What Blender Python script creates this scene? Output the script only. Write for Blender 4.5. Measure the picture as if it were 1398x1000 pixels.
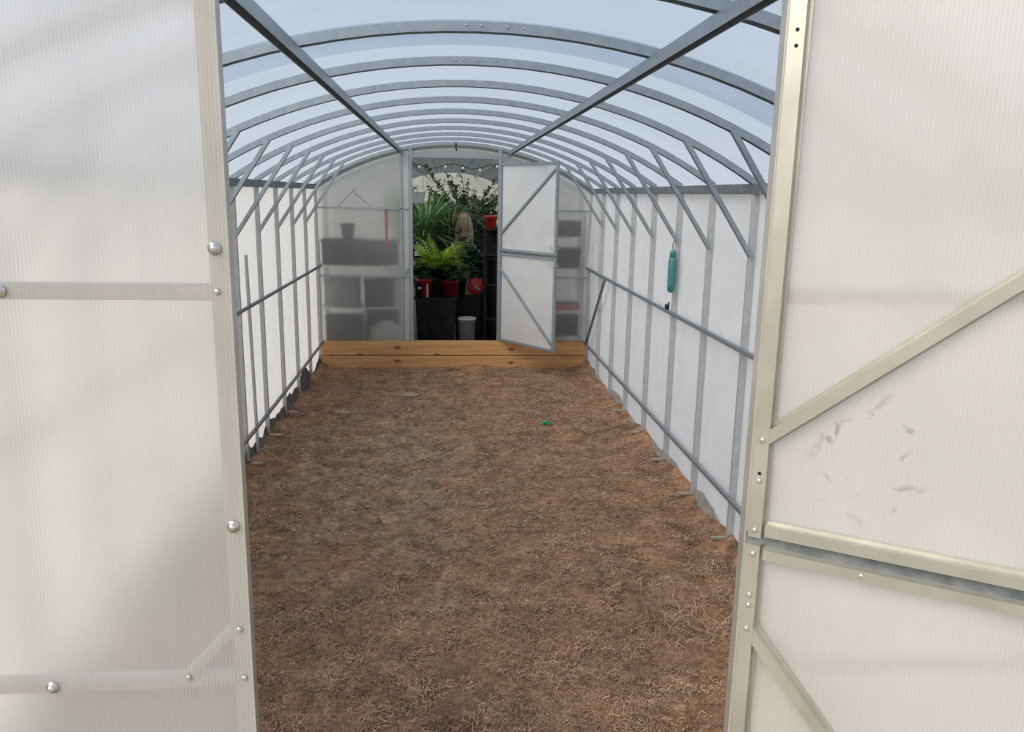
import bpy, math, random
import numpy as np
from mathutils import Vector, Matrix, noise

random.seed(7)
rng = np.random.default_rng(7)
for o in list(bpy.data.objects):
    bpy.data.objects.remove(o)
scene = bpy.context.scene
COL = scene.collection

# ------------------------------------------------------------------ camera
F_PX, YAW, PITCH, ROLL = 1093.9, 0.0839, -0.2111, 0.0169
cam_data = bpy.data.cameras.new('camera')
cam = bpy.data.objects.new('camera', cam_data)
COL.objects.link(cam)
cam_data.sensor_fit = 'HORIZONTAL'
cam_data.sensor_width = 36.0
cam_data.lens = F_PX / 1398.0 * 36.0
cam_data.clip_start = 0.02
_r = Vector((math.cos(YAW), -math.sin(YAW), 0)); _f = Vector((math.sin(YAW), math.cos(YAW), 0)); _u = Vector((0, 0, 1))
_f2 = _f * math.cos(PITCH) + _u * math.sin(PITCH); _u2 = _u * math.cos(PITCH) - _f * math.sin(PITCH)
_r3 = _r * math.cos(ROLL) + _u2 * math.sin(ROLL); _u3 = _u2 * math.cos(ROLL) - _r * math.sin(ROLL)
m = Matrix((_r3, _u3, -_f2)).transposed().to_4x4()
m.translation = Vector((-0.0959, 0.0, 1.7927))
cam.matrix_world = m
scene.camera = cam

# ------------------------------------------------------------------ sky, sun, exposure
SKY_STRENGTH, SUN_STRENGTH = 0.84, 3.9
world = bpy.data.worlds.new('world'); scene.world = world
world.use_nodes = True
nt = world.node_tree; nt.nodes.clear()
wo = nt.nodes.new('ShaderNodeOutputWorld'); bg = nt.nodes.new('ShaderNodeBackground')
tc = nt.nodes.new('ShaderNodeTexCoord'); sp = nt.nodes.new('ShaderNodeSeparateXYZ')
rp = nt.nodes.new('ShaderNodeValToRGB'); nz = nt.nodes.new('ShaderNodeTexNoise'); mx = nt.nodes.new('ShaderNodeMix')
mx.data_type = 'RGBA'; mx.blend_type = 'MIX'
rp.color_ramp.elements[0].position = 0.0; rp.color_ramp.elements[0].color = (0.97, 1.0, 1.03, 1)
rp.color_ramp.elements[1].position = 0.75; rp.color_ramp.elements[1].color = (0.55, 0.69, 0.92, 1)
e = rp.color_ramp.elements.new(0.25); e.color = (0.78, 0.88, 1.0, 1)
nz.inputs['Scale'].default_value = 2.2; nz.inputs['Detail'].default_value = 4
mr = nt.nodes.new('ShaderNodeMapRange'); mr.inputs['From Min'].default_value = 0.45; mr.inputs['From Max'].default_value = 0.8; mr.inputs['To Max'].default_value = 0.55
mx.inputs[7].default_value = (0.9, 0.94, 1.0, 1)
nt.links.new(tc.outputs['Generated'], sp.inputs[0]); nt.links.new(sp.outputs['Z'], rp.inputs[0])
nt.links.new(tc.outputs['Generated'], nz.inputs['Vector']); nt.links.new(nz.outputs[0], mr.inputs[0])
nt.links.new(mr.outputs[0], mx.inputs[0]); nt.links.new(rp.outputs[0], mx.inputs[6])
nt.links.new(mx.outputs[2], bg.inputs['Color']); bg.inputs['Strength'].default_value = SKY_STRENGTH
nt.links.new(bg.outputs[0], wo.inputs[0])
sun_data = bpy.data.lights.new('sun', 'SUN'); sun = bpy.data.objects.new('sun', sun_data); COL.objects.link(sun)
sun_data.energy = SUN_STRENGTH; sun_data.angle = math.radians(50); sun_data.color = (1.0, 0.92, 0.80)
sun.rotation_euler = Vector((0.78, 0.72, -0.85)).to_track_quat('-Z', 'Y').to_euler()
scene.view_settings.view_transform = 'Standard'
scene.view_settings.look = 'None'
scene.view_settings.gamma = 1.0
scene.view_settings.use_curve_mapping = False
scene.view_settings.exposure = 0.0

# ------------------------------------------------------------------ materials
def mat(name):
    mm = bpy.data.materials.new(name); mm.use_nodes = True
    return mm, mm.node_tree, mm.node_tree.nodes, mm.node_tree.links

def noisy(name, c1, c2, scale=20, rough=0.5, metal=0.0, bump=0.0, detail=4, stretch=(1, 1, 1), lo=.35, hi=.65, spec=0.5, bscale=None):
    mm, t, n, l = mat(name)
    b = n['Principled BSDF']; b.inputs['Roughness'].default_value = rough; b.inputs['Metallic'].default_value = metal
    b.inputs['Specular IOR Level'].default_value = spec
    tcn = n.new('ShaderNodeTexCoord'); mp = n.new('ShaderNodeMapping'); mp.inputs['Scale'].default_value = stretch
    nn = n.new('ShaderNodeTexNoise'); nn.inputs['Scale'].default_value = scale; nn.inputs['Detail'].default_value = detail
    r = n.new('ShaderNodeValToRGB'); r.color_ramp.elements[0].position = lo; r.color_ramp.elements[1].position = hi
    r.color_ramp.elements[0].color = (*c1, 1); r.color_ramp.elements[1].color = (*c2, 1)
    l.new(tcn.outputs['Object'], mp.inputs[0]); l.new(mp.outputs[0], nn.inputs['Vector']); l.new(nn.outputs[0], r.inputs[0])
    l.new(r.outputs[0], b.inputs['Base Color'])
    if bump:
        bp = n.new('ShaderNodeBump'); bp.inputs['Strength'].default_value = bump; bp.inputs['Distance'].default_value = 0.01
        src = nn
        if bscale:
            src = n.new('ShaderNodeTexNoise'); src.inputs['Scale'].default_value = bscale; src.inputs['Detail'].default_value = 5
            l.new(mp.outputs[0], src.inputs['Vector'])
        l.new(src.outputs[0], bp.inputs['Height']); l.new(bp.outputs[0], b.inputs['Normal'])
    return mm

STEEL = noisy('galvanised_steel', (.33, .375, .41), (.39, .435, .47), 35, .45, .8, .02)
POST = noisy('pale_galvanised_post', (.44, .46, .465), (.50, .515, .515), 30, .45, .35, .02)
STEELMID = noisy('dull_steel', (.36, .40, .43), (.42, .46, .49), 30, .42, .92, .02)
STEELDARK = noisy('dark_steel', (.14, .16, .17), (.24, .26, .27), 35, .5, .5, .05)
ZINC = noisy('warm_light_zinc', (.44, .43, .375), (.53, .51, .445), 9, .36, .6, .02)  # plain zinc with the warm light on it put into the base colour
BOLT = noisy('bolt_steel', (.5, .5, .48), (.75, .74, .7), 60, .25, .85)
BLACK = noisy('black_plastic', (.010, .0105, .0105), (.022, .0225, .0225), 12, .65, spec=.2)
DARKGREY = noisy('dark_grey_plastic', (.030, .030, .029), (.055, .054, .052), 9, .65, spec=.25)
GREYBOX = noisy('grey_plastic', (.20, .21, .23), (.30, .31, .33), 9, .5)
WHITEPL = noisy('white_plastic', (.55, .55, .54), (.75, .75, .74), 9, .5)
RED = noisy('red_plastic', (.42, .02, .02), (.55, .035, .03), 9, .4)
MAROON = noisy('maroon_plastic', (.20, .008, .03), (.28, .015, .04), 9, .4)
BUCKET = noisy('scuffed_pale_plastic', (.35, .35, .36), (.55, .55, .56), 14, .6)
TEAL = noisy('teal_plastic', (.035, .17, .16), (.06, .24, .225), 30, .35)
REDCLOTH = noisy('red_ribbon', (.60, .03, .04), (.72, .06, .06), 30, .7)
BEIGE = noisy('burlap', (.42, .30, .21), (.60, .46, .34), 30, .9, 0, .3)
CREAM = noisy('cream_wall_paint', (.55, .53, .48), (.66, .64, .59), 4, .8)
SACKW = noisy('woven_white_sack', (.5, .49, .46), (.68, .66, .63), 40, .8, 0, .2)
GREENBIT = noisy('green_plastic', (.01, .22, .08), (.02, .32, .12), 30, .5)
BULB = noisy('bulb_glass', (.8, .8, .78), (.9, .9, .88), 30, .15)
def leafmat(name, c1, c2, sc=6):
    mm = noisy(name, c1, c2, sc, .5, 0, 0)
    n = mm.node_tree.nodes; l = mm.node_tree.links
    b = n['Principled BSDF']; tr = n.new('ShaderNodeBsdfTranslucent'); ms = n.new('ShaderNodeMixShader'); ms.inputs[0].default_value = .3
    r = [x for x in n if x.bl_idname == 'ShaderNodeValToRGB'][0]
    l.new(r.outputs[0], tr.inputs[0]); l.new(b.outputs[0], ms.inputs[1]); l.new(tr.outputs[0], ms.inputs[2])
    l.new(ms.outputs[0], n['Material Output'].inputs[0])
    return mm
FERN = leafmat('bright_fern_leaf', (.20, .36, .02), (.45, .60, .07))
DEEP = leafmat('deep_green_leaf', (.02, .07, .035), (.05, .13, .06))
PALM = leafmat('palm_leaf', (.07, .16, .05), (.22, .34, .15))
OLIVE = leafmat('olive_leaf', (.06, .08, .03), (.17, .19, .10))
BARK = noisy('bark', (.06, .04, .03), (.14, .10, .07), 25, .9, 0, .4)

def wood():
    mm, t, n, l = mat('yellow_pine')
    b = n['Principled BSDF']; b.inputs['Roughness'].default_value = .6
    tcn = n.new('ShaderNodeTexCoord'); mp = n.new('ShaderNodeMapping'); mp.inputs['Scale'].default_value = (.5, 6, 9)
    nn = n.new('ShaderNodeTexNoise'); nn.inputs['Scale'].default_value = 4; nn.inputs['Detail'].default_value = 6; nn.inputs['Distortion'].default_value = .8
    r = n.new('ShaderNodeValToRGB'); r.color_ramp.elements[0].position = .32; r.color_ramp.elements[0].color = (.48, .23, .085, 1)
    r.color_ramp.elements[1].position = .68; r.color_ramp.elements[1].color = (.68, .38, .155, 1)
    vo = n.new('ShaderNodeTexVoronoi'); vo.inputs['Scale'].default_value = 6.0; vo.voronoi_dimensions = '2D'; sx_ = n.new('ShaderNodeSeparateXYZ'); cx_ = n.new('ShaderNodeCombineXYZ')
    mp2 = n.new('ShaderNodeMapping'); mp2.inputs['Scale'].default_value = (.45, .9, 1)
    kr = n.new('ShaderNodeValToRGB'); kr.color_ramp.elements[0].position = .06; kr.color_ramp.elements[0].color = (.30, .12, .05, 1)
    kr.color_ramp.elements[1].position = .12; kr.color_ramp.elements[1].color = (1, 1, 1, 1)
    mu = n.new('ShaderNodeMix'); mu.data_type = 'RGBA'; mu.blend_type = 'MULTIPLY'; mu.inputs[0].default_value = .85
    l.new(tcn.outputs['Object'], mp.inputs[0]); l.new(mp.outputs[0], nn.inputs['Vector']); l.new(nn.outputs[0], r.inputs[0])
    l.new(tcn.outputs['Object'], sx_.inputs[0]); l.new(sx_.outputs['X'], cx_.inputs[0]); l.new(sx_.outputs['Z'], cx_.inputs[1]); l.new(cx_.outputs[0], mp2.inputs[0]); l.new(mp2.outputs[0], vo.inputs['Vector']); l.new(vo.outputs['Distance'], kr.inputs[0])
    l.new(r.outputs[0], mu.inputs[6]); l.new(kr.outputs[0], mu.inputs[7]); l.new(mu.outputs[2], b.inputs['Base Color'])
    return mm
WOOD = wood()

def fluted(name, col, refr, transl, flute=1.0, rough=.55, ior=1.12, dirt=0.0, axis='X', period=.006, gloss=1.35, stain=None):
    """twin-wall polycarbonate: blurred see-through + diffuse + translucent, fine flutes along the sheet"""
    mm, t, n, l = mat(name); n.remove(n['Principled BSDF'])
    out = n['Material Output']
    tcn = n.new('ShaderNodeTexCoord')
    wv = n.new('ShaderNodeTexWave'); wv.bands_direction = axis; wv.inputs['Scale'].default_value = .314 / period
    wv.inputs['Distortion'].default_value = .35; wv.inputs['Detail'].default_value = 1
    nn = n.new('ShaderNodeTexNoise'); nn.inputs['Scale'].default_value = 5; nn.inputs['Detail'].default_value = 5
    cr = n.new('ShaderNodeValToRGB'); cr.color_ramp.elements[0].position = .3; cr.color_ramp.elements[1].position = .7
    cr.color_ramp.elements[0].color = (*[c * (.93 - dirt) for c in col], 1); cr.color_ramp.elements[1].color = (*col, 1)
    wr = n.new('ShaderNodeMapRange'); wr.inputs['To Min'].default_value = 1 - .08 * flute; wr.inputs['To Max'].default_value = 1.0
    mu = n.new('ShaderNodeMix'); mu.data_type = 'RGBA'; mu.blend_type = 'MULTIPLY'; mu.inputs[0].default_value = 1
    bp = n.new('ShaderNodeBump'); bp.inputs['Strength'].default_value = .25 * flute; bp.inputs['Distance'].default_value = .002
    l.new(tcn.outputs['Object'], wv.inputs['Vector']); l.new(tcn.outputs['Object'], nn.inputs['Vector'])
    l.new(nn.outputs[0], cr.inputs[0]); l.new(wv.outputs[0], wr.inputs[0]); l.new(cr.outputs[0], mu.inputs[6]); l.new(wr.outputs[0], mu.inputs[7])
    l.new(wv.outputs[0], bp.inputs['Height'])
    if stain:
        # scuff marks on the sheet: small grey smears with a shape of their own
        mpS = n.new('ShaderNodeMapping'); mpS.vector_type = 'TEXTURE'; mpS.inputs['Location'].default_value = (stain[0], 0, stain[1]); mpS.inputs['Scale'].default_value = (stain[2], 1, stain[3])
        ln = n.new('ShaderNodeVectorMath'); ln.operation = 'LENGTH'
        fo = n.new('ShaderNodeMapRange'); fo.inputs['From Min'].default_value = .5; fo.inputs['From Max'].default_value = 1.0; fo.inputs['To Min'].default_value = 1; fo.inputs['To Max'].default_value = 0
        ns = n.new('ShaderNodeTexNoise'); ns.inputs['Scale'].default_value = 24; ns.inputs['Detail'].default_value = 3; ns.inputs['Distortion'].default_value = .8
        th = n.new('ShaderNodeMapRange'); th.inputs['From Min'].default_value = .58; th.inputs['From Max'].default_value = .70
        pr = n.new('ShaderNodeMath'); pr.operation = 'MULTIPLY'; mS = n.new('ShaderNodeMix'); mS.data_type = 'RGBA'; mS.inputs[7].default_value = (.5, .48, .44, 1)
        l.new(tcn.outputs['Object'], mpS.inputs[0]); l.new(mpS.outputs[0], ln.inputs[0]); l.new(ln.outputs['Value'], fo.inputs[0])
        l.new(tcn.outputs['Object'], ns.inputs['Vector']); l.new(ns.outputs[0], th.inputs[0]); l.new(fo.outputs[0], pr.inputs[0]); l.new(th.outputs[0], pr.inputs[1])
        l.new(pr.outputs[0], mS.inputs[0]); l.new(mu.outputs[2], mS.inputs[6]); mu = mS
    di = n.new('ShaderNodeBsdfDiffuse'); tr = n.new('ShaderNodeBsdfTranslucent'); rf = n.new('ShaderNodeBsdfRefraction'); gl = n.new('ShaderNodeBsdfGlossy')
    rf.inputs['Roughness'].default_value = rough; rf.inputs['IOR'].default_value = ior
    gl.inputs['Roughness'].default_value = .25
    for s in (di, tr, rf):
        l.new(mu.outputs[2], s.inputs['Color'])
    for s in (di, tr, gl, rf):
        l.new(bp.outputs[0], s.inputs['Normal'])
    a = n.new('ShaderNodeMixShader'); a.inputs[0].default_value = transl
    b = n.new('ShaderNodeMixShader'); b.inputs[0].default_value = refr
    c = n.new('ShaderNodeMixShader'); fr = n.new('ShaderNodeFresnel'); fr.inputs['IOR'].default_value = gloss
    l.new(di.outputs[0], a.inputs[1]); l.new(tr.outputs[0], a.inputs[2])
    l.new(a.outputs[0], b.inputs[1]); l.new(rf.outputs[0], b.inputs[2])
    l.new(fr.outputs[0], c.inputs[0]); l.new(b.outputs[0], c.inputs[1]); l.new(gl.outputs[0], c.inputs[2])
    l.new(c.outputs[0], out.inputs[0])
    return mm
SHEET = fluted('twin_wall_polycarbonate', (.965, .945, .915), .50, .42, flute=.55)
SHEETDOOR = fluted('twin_wall_polycarbonate_scuffed', (.965, .94, .905), .46, .42, flute=.6, stain=(.19, 1.385, .11, .13))
SHEETINNER = fluted('inner_door_polycarbonate', (.965, .955, .93), .28, .42, flute=.5)
SHEETREAR = fluted('rear_polycarbonate', (.92, .91, .88), .70, .5, rough=.7, ior=1.12)
FILM = fluted('white_wall_film', (.94, .93, .905), .0, .48, flute=.3, gloss=1.0)

def roofmat(name, tint, trans, body):
    mm, t, n, l = mat(name); n.remove(n['Principled BSDF']); out = n['Material Output']
    tp = n.new('ShaderNodeBsdfTransparent'); tp.inputs[0].default_value = (*tint, 1)
    tr = n.new('ShaderNodeBsdfTranslucent'); di = n.new('ShaderNodeBsdfDiffuse'); gl = n.new('ShaderNodeBsdfGlossy'); gl.inputs['Roughness'].default_value = .2
    tr.inputs[0].default_value = (*body, 1); di.inputs[0].default_value = (*body, 1)
    a = n.new('ShaderNodeMixShader'); b = n.new('ShaderNodeMixShader'); c = n.new('ShaderNodeMixShader')
    nn = n.new('ShaderNodeTexNoise'); nn.inputs['Scale'].default_value = 1.6; nn.inputs['Detail'].default_value = 4
    tcn = n.new('ShaderNodeTexCoord'); mp = n.new('ShaderNodeMapping'); mp.inputs['Scale'].default_value = (.6, 3, 1)
    rr = n.new('ShaderNodeMapRange'); rr.inputs['From Min'].default_value = .3; rr.inputs['From Max'].default_value = .7
    rr.inputs['To Min'].default_value = trans - .08; rr.inputs['To Max'].default_value = trans + .04
    l.new(tcn.outputs['Object'], mp.inputs[0]); l.new(mp.outputs[0], nn.inputs['Vector']); l.new(nn.outputs[0], rr.inputs[0])
    a.inputs[0].default_value = .6
    l.new(di.outputs[0], a.inputs[1]); l.new(tr.outputs[0], a.inputs[2])
    l.new(rr.outputs[0], b.inputs[0]); l.new(a.outputs[0], b.inputs[1]); l.new(tp.outputs[0], b.inputs[2])
    c.inputs[0].default_value = .05; l.new(b.outputs[0], c.inputs[1]); l.new(gl.outputs[0], c.inputs[2]); l.new(c.outputs[0], out.inputs[0])
    return mm
ROOF = roofmat('clear_roof_polycarbonate', (.85, .905, .98), .82, (.36, .40, .45))
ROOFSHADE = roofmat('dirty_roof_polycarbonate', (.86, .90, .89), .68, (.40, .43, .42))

def soilmat():
    mm, t, n, l = mat('soil_with_dry_litter'); b = n['Principled BSDF']; b.inputs['Roughness'].default_value = .95; b.inputs['Specular IOR Level'].default_value = .1
    g = n.new('ShaderNodeNewGeometry')
    n1 = n.new('ShaderNodeTexNoise'); n1.inputs['Scale'].default_value = 2.2; n1.inputs['Detail'].default_value = 6
    n2 = n.new('ShaderNodeTexNoise'); n2.inputs['Scale'].default_value = 28; n2.inputs['Detail'].default_value = 8; n2.inputs['Roughness'].default_value = .7
    r1 = n.new('ShaderNodeValToRGB'); r1.color_ramp.elements[0].position = .38; r1.color_ramp.elements[0].color = (.30, .195, .135, 1)
    r1.color_ramp.elements[1].position = .62; r1.color_ramp.elements[1].color = (.43, .26, .165, 1)
    r2 = n.new('ShaderNodeValToRGB'); r2.color_ramp.elements[0].position = .32; r2.color_ramp.elements[0].color = (.42, .40, .38, 1)
    r2.color_ramp.elements[1].position = .68; r2.color_ramp.elements[1].color = (1.25, 1.2, 1.15, 1)
    # a bare greyish trodden patch left of the middle (its own shape in the soil)
    mp = n.new('ShaderNodeMapping'); mp.vector_type = 'TEXTURE'; mp.inputs['Location'].default_value = (-.55, 5.1, 0); mp.inputs['Scale'].default_value = (.75, 1.9, 1)
    vl = n.new('ShaderNodeVectorMath'); vl.operation = 'LENGTH'
    ad = n.new('ShaderNodeMath'); ad.operation = 'ADD'
    sb = n.new('ShaderNodeMath'); sb.operation = 'MULTIPLY_ADD'; sb.inputs[1].default_value = 3.0; sb.inputs[2].default_value = -1.45
    n3 = n.new('ShaderNodeTexNoise'); n3.inputs['Scale'].default_value = 2.6; n3.inputs['Detail'].default_value = 6
    rr = n.new('ShaderNodeMapRange'); rr.inputs['From Min'].default_value = .45; rr.inputs['From Max'].default_value = 1.15; rr.inputs['To Min'].default_value = .75; rr.inputs['To Max'].default_value = 0
    mx1 = n.new('ShaderNodeMix'); mx1.data_type = 'RGBA'; mx1.inputs[7].default_value = (.36, .285, .215, 1)
    mx2 = n.new('ShaderNodeMix'); mx2.data_type = 'RGBA'; mx2.blend_type = 'MULTIPLY'; mx2.inputs[0].default_value = 1
    for x in (n1, n2, n3):
        l.new(g.outputs['Position'], x.inputs['Vector'])
    l.new(g.outputs['Position'], mp.inputs[0]); l.new(mp.outputs[0], vl.inputs[0]); l.new(vl.outputs['Value'], ad.inputs[0])
    l.new(n3.outputs[0], sb.inputs[0]); l.new(sb.outputs[0], ad.inputs[1]); l.new(ad.outputs[0], rr.inputs[0])
    l.new(n1.outputs[0], r1.inputs[0]); l.new(n2.outputs[0], r2.inputs[0])
    l.new(rr.outputs[0], mx1.inputs[0]); l.new(r1.outputs[0], mx1.inputs[6])
    n4 = n.new('ShaderNodeTexNoise'); n4.inputs['Scale'].default_value = 8; n4.inputs['Detail'].default_value = 5; n4.inputs['Distortion'].default_value = .6  # coarse mottling: light and shade of clods and ruts put into the colour
    r4 = n.new('ShaderNodeValToRGB'); r4.color_ramp.elements[0].position = .34; r4.color_ramp.elements[0].color = (.72, .67, .60, 1)
    r4.color_ramp.elements[1].position = .66; r4.color_ramp.elements[1].color = (1.50, 1.43, 1.32, 1)
    mx4 = n.new('ShaderNodeMix'); mx4.data_type = 'RGBA'; mx4.blend_type = 'MULTIPLY'; mx4.inputs[0].default_value = 1
    l.new(g.outputs['Position'], n4.inputs['Vector']); l.new(n4.outputs[0], r4.inputs[0])
    l.new(mx1.outputs[2], mx4.inputs[6]); l.new(r4.outputs[0], mx4.inputs[7])
    l.new(mx4.outputs[2], mx2.inputs[6]); l.new(r2.outputs[0], mx2.inputs[7]); l.new(mx2.outputs[2], b.inputs['Base Color'])
    bp = n.new('ShaderNodeBump'); bp.inputs['Strength'].default_value = .9; bp.inputs['Distance'].default_value = .02
    l.new(n2.outputs[0], bp.inputs['Height']); l.new(bp.outputs[0], b.inputs['Normal'])
    return mm
SOIL = soilmat()
YARD = noisy('dry_yard_ground', (.30, .25, .19), (.42, .36, .28), 3, .95, 0, .3)
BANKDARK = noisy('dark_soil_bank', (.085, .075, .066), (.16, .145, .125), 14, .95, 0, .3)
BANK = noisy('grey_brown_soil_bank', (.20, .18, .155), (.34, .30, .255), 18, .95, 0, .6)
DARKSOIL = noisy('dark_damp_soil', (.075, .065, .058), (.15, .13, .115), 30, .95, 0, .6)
def strawmat():
    mm, t, n, l = mat('dry_straw'); b = n['Principled BSDF']; b.inputs['Roughness'].default_value = .8
    g = n.new('ShaderNodeNewGeometry'); r = n.new('ShaderNodeValToRGB')
    els = r.color_ramp.elements
    els[0].position = 0; els[0].color = (.22, .125, .078, 1); els[1].position = 1; els[1].color = (.50, .37, .25, 1)
    x = els.new(.45); x.color = (.38, .225, .14, 1); x = els.new(.8); x.color = (.50, .335, .21, 1)
    nn = n.new('ShaderNodeTexNoise'); nn.inputs['Scale'].default_value = 7; nn.inputs['Detail'].default_value = 5
    mr_ = n.new('ShaderNodeMapRange'); mr_.inputs['From Min'].default_value = .32; mr_.inputs['From Max'].default_value = .68; mr_.inputs['To Min'].default_value = .70; mr_.inputs['To Max'].default_value = 1.45
    mu = n.new('ShaderNodeMix'); mu.data_type = 'RGBA'; mu.blend_type = 'MULTIPLY'; mu.inputs[0].default_value = 1
    l.new(g.outputs['Position'], nn.inputs['Vector']); l.new(nn.outputs[0], mr_.inputs[0]); l.new(mr_.outputs[0], mu.inputs[7])
    l.new(g.outputs['Random Per Island'], r.inputs[0]); l.new(r.outputs[0], mu.inputs[6]); l.new(mu.outputs[2], b.inputs['Base Color'])
    return mm
STRAW = strawmat()
CRUMB = STRAW.copy(); CRUMB.name = 'soil_crumb'
_r = [x for x in CRUMB.node_tree.nodes if x.bl_idname == 'ShaderNodeValToRGB'][0].color_ramp.elements
for _e, _c in zip(_r, ((.16, .105, .07), (.27, .19, .13), (.34, .245, .17), (.46, .36, .26))): _e.color = (*_c, 1)

# ------------------------------------------------------------------ mesh helpers
class MB:
    def __init__(s): s.v = []; s.f = []
    def add(s, vs, fs):
        o = len(s.v); s.v += [tuple(x) for x in vs]; s.f += [tuple(i + o for i in f) for f in fs]; return s
    def box(s, c, d, M=None, taper=1.0):
        c = Vector(c); hx, hy, hz = d[0] / 2, d[1] / 2, d[2] / 2
        vs = [Vector((x * hx * (taper if z < 0 else 1), y * hy * (taper if z < 0 else 1), z * hz)) for z in (-1, 1) for y in (-1, 1) for x in (-1, 1)]
        if M is not None: vs = [M @ x for x in vs]
        return s.add([x + c for x in vs], [(0, 2, 3, 1), (4, 5, 7, 6), (0, 1, 5, 4), (2, 6, 7, 3), (0, 4, 6, 2), (1, 3, 7, 5)])
    def prism(s, p, q, prof, side):
        """extrude a closed 2-D profile (list of (a,b)) from p to q; a runs along side, b along the third axis"""
        p, q = Vector(p), Vector(q); d = (q - p).normalized(); sd = Vector(side); sd = (sd - d * sd.dot(d)).normalized(); tn = d.cross(sd)
        n = len(prof); vs = [p + sd * a + tn * b for a, b in prof] + [q + sd * a + tn * b for a, b in prof]
        fs = [(i, (i + 1) % n, n + (i + 1) % n, n + i) for i in range(n)] + [tuple(range(n - 1, -1, -1)), tuple(range(n, 2 * n))]
        return s.add(vs, fs)
    def bar(s, p, q, w, h, side=(0, 0, 1), c=.15):
        a, b = w / 2, h / 2; k = min(a, b) * c
        return s.prism(p, q, [(-a + k, -b), (a - k, -b), (a, -b + k), (a, b - k), (a - k, b), (-a + k, b), (-a, b - k), (-a, -b + k)], side)
    def hat(s, p, q, w, h, side, out):
        """rolled hat channel: flanges on the sheet, crown standing out along `out`"""
        p, q = Vector(p), Vector(q); d = (q - p).normalized(); sd = Vector(side); sd = (sd - d * sd.dot(d)).normalized(); tn = d.cross(sd)
        sg = 1 if tn.dot(Vector(out)) > 0 else -1
        a = w / 2; cr = a * .70; fl = .0025
        pr = [(-a, 0), (a, 0), (a, fl), (cr, fl), (cr * .92, h), (-cr * .92, h), (-cr, fl), (-a, fl)]
        pr = [(x, y * sg) for x, y in pr]
        if sg < 0: pr = pr[::-1]
        return s.prism(p, q, pr, side)
    def lathe(s, prof, c=(0, 0, 0), axis='Z', n=14, M=None):
        c = Vector(c); vs = []; fs = []
        for r, z in prof:
            for i in range(n):
                a = 2 * math.pi * i / n; vs.append(Vector((r * math.cos(a), r * math.sin(a), z)))
        for j in range(len(prof) - 1):
            for i in range(n):
                fs.append((j * n + i, j * n + (i + 1) % n, (j + 1) * n + (i + 1) % n, (j + 1) * n + i))
        fs.append(tuple(range(n - 1, -1, -1))); fs.append(tuple((len(prof) - 1) * n + i for i in range(n)))
        if M is not None: vs = [M @ x for x in vs]
        return s.add([x + c for x in vs], fs)
    def tube(s, pts, r, n=6):
        pts = [Vector(p) for p in pts]; vs = []; fs = []
        for i, p in enumerate(pts):
            d = (pts[min(i + 1, len(pts) - 1)] - pts[max(i - 1, 0)]).normalized()
            a = d.orthogonal().normalized(); b = d.cross(a); rr = r[i] if isinstance(r, (list, tuple)) else r
            for k in range(n):
                t = 2 * math.pi * k / n; vs.append(p + a * rr * math.cos(t) + b * rr * math.sin(t))
        for i in range(len(pts) - 1):
            for k in range(n):
                fs.append((i * n + k, i * n + (k + 1) % n, (i + 1) * n + (k + 1) % n, (i + 1) * n + k))
        fs.append(tuple(range(n - 1, -1, -1))); fs.append(tuple((len(pts) - 1) * n + k for k in range(n)))
        return s.add(vs, fs)
    def blade(s, p0, p1, p2, w, up=(0, 0, 1), n=5, tip=.1, fold=.15):
        """a leaf blade along a quadratic curve"""
        p0, p1, p2 = Vector(p0), Vector(p1), Vector(p2); vs = []; fs = []
        for i in range(n + 1):
            t = i / n; p = p0 * (1 - t) ** 2 + p1 * 2 * t * (1 - t) + p2 * t * t
            d = ((p1 - p0) * (1 - t) + (p2 - p1) * t).normalized(); sd = d.cross(Vector(up))
            if sd.length < 1e-3: sd = Vector((1, 0, 0))
            sd.normalize(); ww = w * max(tip, math.sin(math.pi * (.12 + .85 * t)) ** .7) / 2; nn = sd.cross(d)
            vs += [p - sd * ww + nn * ww * fold, p, p + sd * ww + nn * ww * fold]
        for i in range(n):
            for k in (0, 1): fs.append((3 * i + k, 3 * i + k + 1, 3 * i + 4 + k, 3 * i + 3 + k))
        return s.add(vs, fs)
    def mesh(s, name, m_, smooth=False):
        me = bpy.data.meshes.new(name); me.from_pydata(s.v, [], s.f); me.materials.append(m_)
        if smooth: me.polygons.foreach_set('use_smooth', [True] * len(me.polygons))
        me.update(); return me
    def build(s, name, m_, parent=None, smooth=False, loc=(0, 0, 0), rz=0):
        return link(name, s.mesh(name, m_, smooth), parent, loc, rz)

def link(name, me, parent=None, loc=(0, 0, 0), rz=0):
    o = bpy.data.objects.new(name, me); COL.objects.link(o); o.parent = parent; o.location = loc; o.rotation_euler = (0, 0, rz)
    return o
def tag(o, label, cat, group=None, kind=None):
    o['label'] = label; o['category'] = cat
    if group: o['group'] = group
    if kind: o['kind'] = kind
    return o
def empty(name, label, cat, loc=(0, 0, 0), rz=0, group=None, kind=None):
    o = bpy.data.objects.new(name, None); COL.objects.link(o); o.location = loc; o.rotation_euler = (0, 0, rz); o.empty_display_size = .1
    return tag(o, label, cat, group, kind)
def copy_tree(o, parent=None):
    c = o.copy(); COL.objects.link(c); c.parent = parent
    for ch in list(o.children): copy_tree(ch, c)
    return c

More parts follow.
